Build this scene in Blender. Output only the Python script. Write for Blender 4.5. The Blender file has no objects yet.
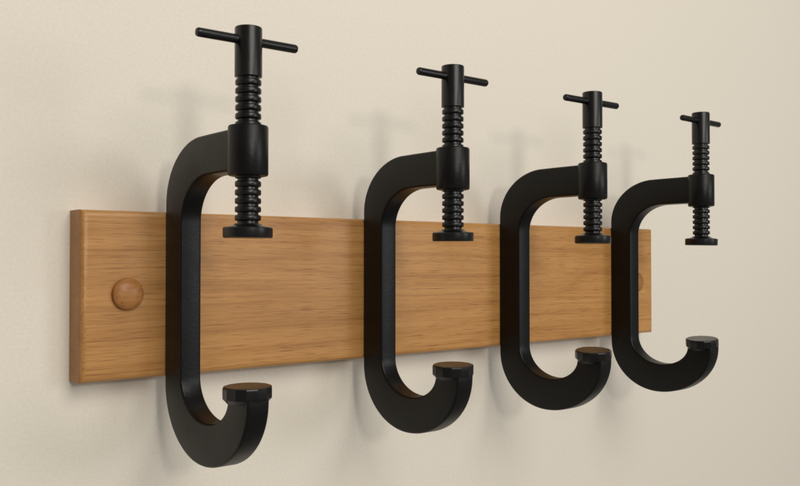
import bpy, bmesh, math
from mathutils import Vector, Matrix
scene=bpy.context.scene
col=scene.collection
def link(o): col.objects.link(o); return o

# ---------------- materials ----------------
def newmat(name):
    m=bpy.data.materials.new(name); m.use_nodes=True
    nt=m.node_tree; b=nt.nodes['Principled BSDF']; return m,nt,b
def N(nt,t,**k):
    n=nt.nodes.new(t)
    for a,v in k.items():
        if a.startswith('i_'): n.inputs[a[2:].replace('_',' ')].default_value=v
        else: setattr(n,a,v)
    return n
def ramp(nt,stops,interp='LINEAR'):
    r=nt.nodes.new('ShaderNodeValToRGB'); r.color_ramp.interpolation=interp
    e=r.color_ramp.elements
    while len(e)<len(stops): e.new(0.5)
    for i,(p,c) in enumerate(stops):
        e[i].position=p; e[i].color=(*c,1) if len(c)==3 else c
    return r

def wall_mat():
    m,nt,b=newmat('painted_wall'); L=nt.links
    tc=N(nt,'ShaderNodeTexCoord')
    n1=N(nt,'ShaderNodeTexNoise',i_Scale=2.0,i_Detail=3.0)
    n2=N(nt,'ShaderNodeTexNoise',i_Scale=480.0,i_Detail=3.0)
    n3=N(nt,'ShaderNodeTexNoise',i_Scale=110.0,i_Detail=3.0)
    for n in (n1,n2,n3): L.new(tc.outputs['Object'],n.inputs['Vector'])
    r=ramp(nt,[(0.3,(0.755,0.702,0.61)),(0.7,(0.775,0.722,0.63))])
    L.new(n1.outputs['Fac'],r.inputs['Fac'])
    r2=ramp(nt,[(0.35,(0.95,0.95,0.945)),(0.65,(1,1,1))])
    L.new(n2.outputs['Fac'],r2.inputs['Fac'])
    mx=N(nt,'ShaderNodeMix',data_type='RGBA',blend_type='MULTIPLY'); mx.inputs[0].default_value=1
    L.new(r.outputs['Color'],mx.inputs[6]);L.new(r2.outputs['Color'],mx.inputs[7])
    L.new(mx.outputs[2],b.inputs['Base Color'])
    ad=N(nt,'ShaderNodeMath',operation='MULTIPLY_ADD'); ad.inputs[1].default_value=1.0
    L.new(n3.outputs['Fac'],ad.inputs[0]);L.new(n2.outputs['Fac'],ad.inputs[2])
    bp=N(nt,'ShaderNodeBump',i_Strength=0.18,i_Distance=0.0006)
    L.new(ad.outputs[0],bp.inputs['Height']);L.new(bp.outputs[0],b.inputs['Normal'])
    b.inputs['Roughness'].default_value=0.8
    return m

def oak_mat(name,tint=(1,1,1)):
    m,nt,b=newmat(name); L=nt.links
    tc=N(nt,'ShaderNodeTexCoord')
    wv=N(nt,'ShaderNodeTexNoise',i_Scale=1.0,i_Detail=1.0)
    mpw=N(nt,'ShaderNodeMapping'); mpw.inputs['Scale'].default_value=(4,1,8)
    L.new(tc.outputs['Object'],mpw.inputs['Vector']); L.new(mpw.outputs[0],wv.inputs['Vector'])
    sc=N(nt,'ShaderNodeMath',operation='MULTIPLY_ADD'); sc.inputs[1].default_value=0.012; sc.inputs[2].default_value=-0.006
    L.new(wv.outputs['Fac'],sc.inputs[0])
    cb=N(nt,'ShaderNodeCombineXYZ'); L.new(sc.outputs[0],cb.inputs[2])
    va=N(nt,'ShaderNodeVectorMath',operation='ADD'); L.new(tc.outputs['Object'],va.inputs[0]); L.new(cb.outputs[0],va.inputs[1])
    P=va.outputs[0]
    def strip(scale,rot,detail,rough):
        mp=N(nt,'ShaderNodeMapping'); mp.inputs['Scale'].default_value=scale
        mp.inputs['Rotation'].default_value=(0,math.radians(rot),0)
        L.new(P,mp.inputs['Vector'])
        n=N(nt,'ShaderNodeTexNoise',i_Scale=1.0,i_Detail=detail,i_Roughness=rough)
        L.new(mp.outputs[0],n.inputs['Vector']); return n
    nz=strip((1.4,18,18),0.5,1.0,0.4)
    wm=N(nt,'ShaderNodeMath',operation='MULTIPLY'); wm.inputs[1].default_value=15.0
    L.new(nz.outputs['Fac'],wm.inputs[0])
    sn=N(nt,'ShaderNodeMath',operation='PINGPONG'); sn.inputs[1].default_value=1.0
    L.new(wm.outputs[0],sn.inputs[0])
    n2=strip((2.6,360,360),0.0,5.0,0.75)
    n3=strip((55,1900,1900),0.0,2.0,0.5)
    n5=strip((9,950,950),0.0,3.0,0.6)
    n4=N(nt,'ShaderNodeTexNoise',i_Scale=6.0,i_Detail=3.0); L.new(tc.outputs['Object'],n4.inputs['Vector'])
    r1=ramp(nt,[(0.0,(0.445,0.222,0.069)),(0.3,(0.495,0.254,0.082)),(1.0,(0.52,0.275,0.092))])
    L.new(sn.outputs[0],r1.inputs['Fac'])
    r2=ramp(nt,[(0.32,(0.87,0.83,0.78)),(0.5,(1,1,1)),(0.7,(1.08,1.08,1.08))])
    L.new(n2.outputs['Fac'],r2.inputs['Fac'])
    r5=ramp(nt,[(0.30,(0.74,0.67,0.58)),(0.48,(1,1,1)),(0.7,(1.05,1.05,1.04))])
    L.new(n5.outputs['Fac'],r5.inputs['Fac'])
    r3=ramp(nt,[(0.33,(0.52,0.44,0.36)),(0.43,(1,1,1))])
    L.new(n3.outputs['Fac'],r3.inputs['Fac'])
    r4=ramp(nt,[(0.3,(0.83,0.79,0.75)),(0.7,(1.06,1.05,1.04))])
    L.new(n4.outputs['Fac'],r4.inputs['Fac'])
    cur=r1.outputs['Color']
    for rr,fa in ((r2,1),(r5,0.7),(r3,0.65),(r4,1)):
        mx=N(nt,'ShaderNodeMix',data_type='RGBA',blend_type='MULTIPLY'); mx.inputs[0].default_value=fa
        L.new(cur,mx.inputs[6]);L.new(rr.outputs['Color'],mx.inputs[7]); cur=mx.outputs[2]
    ge=N(nt,'ShaderNodeNewGeometry'); sx=N(nt,'ShaderNodeSeparateXYZ'); L.new(ge.outputs['True Normal'],sx.inputs[0])
    ab=N(nt,'ShaderNodeMath',operation='ABSOLUTE'); L.new(sx.outputs[0],ab.inputs[0])
    re=ramp(nt,[(0.75,(1,1,1)),(0.98,(0.80,0.71,0.60))]); L.new(ab.outputs[0],re.inputs['Fac'])
    mx=N(nt,'ShaderNodeMix',data_type='RGBA',blend_type='MULTIPLY'); mx.inputs[0].default_value=1
    L.new(cur,mx.inputs[6]);L.new(re.outputs['Color'],mx.inputs[7]); cur=mx.outputs[2]
    mx=N(nt,'ShaderNodeMix',data_type='RGBA',blend_type='MULTIPLY'); mx.inputs[0].default_value=1
    L.new(cur,mx.inputs[6]); mx.inputs[7].default_value=(*tint,1); cur=mx.outputs[2]
    L.new(cur,b.inputs['Base Color'])
    bp=N(nt,'ShaderNodeBump',i_Strength=0.2,i_Distance=0.0003)
    L.new(n5.outputs['Fac'],bp.inputs['Height']);L.new(bp.outputs[0],b.inputs['Normal'])
    b.inputs['Roughness'].default_value=0.40
    b.inputs['Specular IOR Level'].default_value=0.35
    return m

def black_mat(name,base,rough,spec,bump=0.25,scale=420):
    m,nt,b=newmat(name); L=nt.links
    tc=N(nt,'ShaderNodeTexCoord')
    n=N(nt,'ShaderNodeTexNoise',i_Scale=scale,i_Detail=3.0)
    n2=N(nt,'ShaderNodeTexNoise',i_Scale=45.0,i_Detail=3.0)
    L.new(tc.outputs['Object'],n.inputs['Vector']);L.new(tc.outputs['Object'],n2.inputs['Vector'])
    r=ramp(nt,[(0.3,tuple(c*0.75 for c in base)),(0.7,tuple(c*1.3 for c in base))])
    L.new(n2.outputs['Fac'],r.inputs['Fac']);L.new(r.outputs['Color'],b.inputs['Base Color'])
    rr=N(nt,'ShaderNodeMapRange'); rr.inputs['To Min'].default_value=rough-0.08; rr.inputs['To Max'].default_value=rough+0.1
    L.new(n2.outputs['Fac'],rr.inputs['Value']);L.new(rr.outputs[0],b.inputs['Roughness'])
    bp=N(nt,'ShaderNodeBump',i_Strength=bump,i_Distance=0.0004)
    L.new(n.outputs['Fac'],bp.inputs['Height']);L.new(bp.outputs[0],b.inputs['Normal'])
    b.inputs['Specular IOR Level'].default_value=spec
    return m
M_wall=wall_mat(); M_oak=oak_mat('oak_board'); M_plug=oak_mat('oak_plug',(0.80,0.70,0.64))
M_frame=black_mat('black_cast_enamel',(0.0024,0.0024,0.0024),0.38,0.24)
M_steel=black_mat('black_screw_finish',(0.0032,0.0032,0.0032),0.31,0.36,0.12)

# ---------------- helpers ----------------
def mesh_obj(name,verts,faces,mat,smooth=True,sharp=35):
    me=bpy.data.meshes.new(name); me.from_pydata([tuple(v) for v in verts],[],faces)
    bm=bmesh.new(); bm.from_mesh(me); bmesh.ops.recalc_face_normals(bm,faces=bm.faces)
    for f in bm.faces: f.smooth=smooth
    for e in bm.edges:
        if len(e.link_faces)==2 and e.calc_face_angle(0)>math.radians(sharp): e.smooth=False
    bm.to_mesh(me); bm.free()
    me.materials.append(mat)
    return link(bpy.data.objects.new(name,me))
def lathe(prof,axis='z',seg=64,verts=None,faces=None,off=(0,0,0)):
    V=[] if verts is None else verts; F=[] if faces is None else faces
    base=len(V)
    for (r,h) in prof:
        for k in range(seg):
            a=2*math.pi*(k+0.3)/seg; c,s=r*math.cos(a),r*math.sin(a)
            p={'z':(c,s,h),'x':(h,c,s),'y':(c,h,s)}[axis]
            V.append((p[0]+off[0],p[1]+off[1],p[2]+off[2]))
    n=len(prof)
    for i in range(n-1):
        for k in range(seg):
            k2=(k+1)%seg
            F.append((base+i*seg+k,base+i*seg+k2,base+(i+1)*seg+k2,base+(i+1)*seg+k))
    F.append(tuple(base+k for k in range(seg))[::-1]); F.append(tuple(base+(n-1)*seg+k for k in range(seg)))
    return V,F

T=0.0214; H=0.1106; X0=-0.0648; X1=0.5451
# ---------------- wall ----------------
bm=bmesh.new(); bmesh.ops.create_cube(bm,size=1)
bmesh.ops.scale(bm,vec=(5,0.1,3.2),verts=bm.verts); bmesh.ops.translate(bm,vec=(0.9,0.05,0.0),verts=bm.verts)
me=bpy.data.meshes.new('wall'); bm.to_mesh(me); bm.free(); me.materials.append(M_wall)
wall=link(bpy.data.objects.new('wall',me)); wall['kind']='structure'

# ---------------- rack ----------------
rack=link(bpy.data.objects.new('coat_rack',None)); rack.location=((X0+X1)/2,0,0)
rack.empty_display_size=0.05
rack['label']='oak board coat rack with four black clamp hooks on the wall'
rack['category']='coat rack'
def child(o,p):
    o.parent=p; return o
cx=(X0+X1)/2
bm=bmesh.new(); bmesh.ops.create_cube(bm,size=1)
bmesh.ops.scale(bm,vec=(X1-X0,T,H),verts=bm.verts); bmesh.ops.translate(bm,vec=(0,-T/2-0.0003,H/2),verts=bm.verts)
ed=[e for e in bm.edges if all(v.co.y<-T*0.5 for v in e.verts)]
bmesh.ops.bevel(bm,geom=ed,offset=0.0045,segments=6,profile=0.55,affect='EDGES')
for f in bm.faces: f.smooth=True
for e in bm.edges:
    if len(e.link_faces)==2 and e.calc_face_angle(0)>math.radians(30): e.smooth=False
me=bpy.data.meshes.new('board'); bm.to_mesh(me); bm.free(); me.materials.append(M_oak)
board=child(link(bpy.data.objects.new('board',me)),rack)
# plugs
Rp=0.0105
prof=[(Rp-0.0006,0.0002),(Rp,-0.0008),(Rp,-0.0018)]
for i in range(1,9):
    a=i/9*math.pi/2; prof.append((Rp*math.cos(a)**0.9,-0.0018-0.0046*math.sin(a)))
prof.append((0.0004,-0.0064))
V,F=lathe(prof,'y',48)
plug=child(mesh_obj('screw_plug',V,F,M_plug),rack); plug.location=(-0.035-cx,-T,0.0562)
p2=plug.copy(); link(p2); p2.parent=rack; p2.location=(0.5145-cx,-T,0.0545)

# clamp frame : local x across, y = -d (d away from board), z up
def frame_sections():
    S=[]
    mm=0.001
    for d in (90,80,70,62):
        S.append(((d,156.5),(d,131.5)))
    n=20
    for i in range(1,n+1):
        a=math.pi/2*(i/n)
        S.append(((50-50*math.sin(a),116+40.5*math.cos(a)),(60-36.0*math.sin(a),103+28.5*math.cos(a))))
    for z in (85,60,30,10):
        S.append(((0,z+ (8 if z>80 else 0)),(24.0,z)))
    n=22
    for i in range(0,n+1):
        a=math.pi/2*(i/n)
        S.append(((53-53*math.cos(a),-4-46*math.sin(a)),(57-33.0*math.cos(a),2-25.0*math.sin(a))))
    for i in range(1,n+1):
        a=math.pi/2*(i/n)
        S.append(((53+59*math.sin(a),-4-46*math.cos(a)),(57+30.5*math.sin(a),-4-19.0*math.cos(a))))
    S.append(((112,-2.6),(87.5,-2.6)))
    return [((o[0]*mm,o[1]*mm),(q[0]*mm,q[1]*mm)) for o,q in S]
hw=0.0073; R=0.0016
secs=frame_sections()
def rr_profile():
    pts=[]
    k=4
    for (sx,side) in ((-1,0),(1,0),(1,1),(-1,1)):
        for j in range(k+1):
            a=math.pi/2*j/k
            if (sx,side)==(-1,0): u=-hw+R-R*math.cos(a); w=R-R*math.sin(a)
            elif (sx,side)==(1,0): u=hw-R+R*math.sin(a); w=R-R*math.cos(a)
            elif (sx,side)==(1,1): u=hw-R+R*math.cos(a); w=R-R*math.sin(a)
            else: u=-hw+R-R*math.sin(a); w=R-R*math.cos(a)
            pts.append((u,side,w))
    return pts
rp=rr_profile(); V=[];F=[]
for (o,q) in secs:
    o=Vector(o);q=Vector(q);dv=(q-o).normalized()
    for (u,side,w) in rp:
        p=(o+dv*w) if side==0 else (q-dv*w)
        V.append((u,-p.x,p.y))
n=len(rp)
for i in range(len(secs)-1):
    for k in range(n):
        F.append((i*n+k,i*n+(k+1)%n,(i+1)*n+(k+1)%n,(i+1)*n+k))
F.append(tuple(range(n))); F.append(tuple((len(secs)-1)*n+k for k in range(n)))
# boss
D=0.0987
prof=[(0.0098,0.1278),(0.0114,0.1282),(0.0119,0.1291),(0.0119,0.1567),(0.0114,0.1576),(0.0098,0.158)]
lathe(prof,'z',64,V,F,(0,-D,0))
clamp=mesh_obj('clamp_hook',V,F,M_frame,sharp=40)
child(clamp,rack)
prof=[(0.0122,-0.0052),(0.0130,-0.0040),(0.0145,-0.0026),(0.0147,-0.0018),(0.0147,0.0034),(0.0144,0.0041),(0.0136,0.0045)]
V,F=lathe(prof,'z',14)
anvil=child(mesh_obj('anvil_pad',V,F,M_steel,sharp=22),clamp); anvil.location=(0,-D,0)
# spindle
z=0.0975; prof=[(0.0050,z),(0.0062,z+0.0005),(0.0062,z+0.0026)]
z=z+0.0026; pitch=0.0050
while z<0.181:
    prof+=[(0.0062,z),(0.0061,z+0.0013),(0.0071,z+0.0015),(0.0075,z+0.0018),(0.0077,z+0.0022),(0.0077,z+0.0042),(0.0075,z+0.0046),(0.0071,z+0.0049)]
    z+=pitch
prof+=[(0.0062,z),(0.0062,z+0.0013),(0.0078,z+0.0015),(0.0081,z+0.0018),(0.0081,0.2152),(0.0079,0.2159),(0.0073,0.2162)]
V,F=lathe(prof,'z',64,off=(0,-D,0))
spindle=child(mesh_obj('screw_spindle',V,F,M_steel,sharp=36),clamp)
pz=0.0915
prof=[(0.0140,pz),(0.0144,pz+0.0003),(0.0146,pz+0.0008),(0.0146,pz+0.0056),(0.0142,pz+0.0062),(0.0105,pz+0.0068),(0.0085,pz+0.0076),(0.0078,pz+0.0084)]
V,F=lathe([(r,h-pz-0.0072) for r,h in prof],'z',64)
swivel=child(mesh_obj('swivel_pad',V,F,M_steel,sharp=30),clamp); swivel.location=(0,-D,pz+0.0072)
hb=0.0336; r=0.0027
prof=[(0.0014,-hb),(0.0022,-hb+0.0003),(0.0026,-hb+0.001),(r,-hb+0.002),(r,hb-0.002),(0.0026,hb-0.001),(0.0022,hb-0.0003),(0.0014,hb)]
V,F=lathe(prof,'x',32)
handle=child(mesh_obj('handle_bar',V,F,M_steel),clamp); handle.location=(0,-D,0.2083)

clampx=[(-0.0014,-0.0010),(0.1648,-0.0190),(0.3182,0.0103),(0.48,-0.0031)]
parts=[anvil,spindle,swivel,handle]
clamps=[clamp]; sets=[parts]
for i in range(1,4):
    c=clamp.copy(); link(c); c.parent=rack; clamps.append(c)
    s=[]
    for p in parts:
        q=p.copy(); link(q); q.parent=c; s.append(q)
    sets.append(s)
for c,(x,a) in zip(clamps,clampx):
    c.location=(x-cx,-T-0.0002,0); c.rotation_euler=(0,0,a)
# each clamp's loose parts sit a little differently
tune=[((0.0,0.0),(0.0,-0.01,0.0),(0.0,0.006)),
      ((0.03,0.0006),(0.02,-0.03,0.2),(0.01,-0.012)),
      ((-0.02,-0.0008),(0.03,-0.085,0.35),(-0.01,0.02)),
      ((0.04,0.0004),(0.02,-0.10,0.1),(0.012,0.01))]
for s,(h,an,sw) in zip(sets,tune):
    s[3].rotation_euler=(0,0,h[0]); s[3].location.x=h[1]
    s[0].rotation_euler=an
    s[2].rotation_euler=(sw[0],sw[1],0)

# ---------------- camera ----------------
yaw,pitch,roll,f=0.6850,0.0171,0.0003,873.9
cam=bpy.data.cameras.new('camera'); co=link(bpy.data.objects.new('camera',cam))
fw=Vector((math.sin(yaw)*math.cos(pitch),math.cos(yaw)*math.cos(pitch),math.sin(pitch)))
rt=Vector((math.cos(yaw),-math.sin(yaw),0)); up=rt.cross(fw)
co.matrix_world=Matrix(((rt.x,up.x,-fw.x,-0.2582),(rt.y,up.y,-fw.y,-0.5764),(rt.z,up.z,-fw.z,0.0797),(0,0,0,1)))
cam.sensor_width=36; cam.lens=f/800*36; cam.clip_start=0.01; cam.clip_end=50
scene.camera=co

# ---------------- light ----------------
w=bpy.data.worlds.new('World'); scene.world=w; w.use_nodes=True
w.node_tree.nodes['Background'].inputs[0].default_value=(1.0,0.96,0.90,1); w.node_tree.nodes['Background'].inputs[1].default_value=0.23
def area(name,loc,target,size,power,color):
    l=bpy.data.lights.new(name,'AREA'); l.shape='DISK'; l.size=size; l.energy=power; l.color=color
    o=link(bpy.data.objects.new(name,l)); o.location=loc
    o.rotation_euler=(Vector(target)-Vector(loc)).to_track_quat('-Z','Y').to_euler(); return o
area('key_lamp',(-0.3,-2.0,0.45),(0.2,0,0.08),0.23,6.6,(1.0,0.94,0.85))
area('room_lamp',(0.1,-1.7,1.1),(0.1,0,0.38),1.2,21.5,(1.0,0.95,0.87))
area('right_fill',(1.5,-2.2,0.35),(0.25,0,0.08),0.9,11,(0.97,0.98,1.0))  # soft cool fill added at right to give the clamp spine fronts a sheen
scene.view_settings.view_transform='Standard'; scene.view_settings.look='None'; scene.view_settings.exposure=0
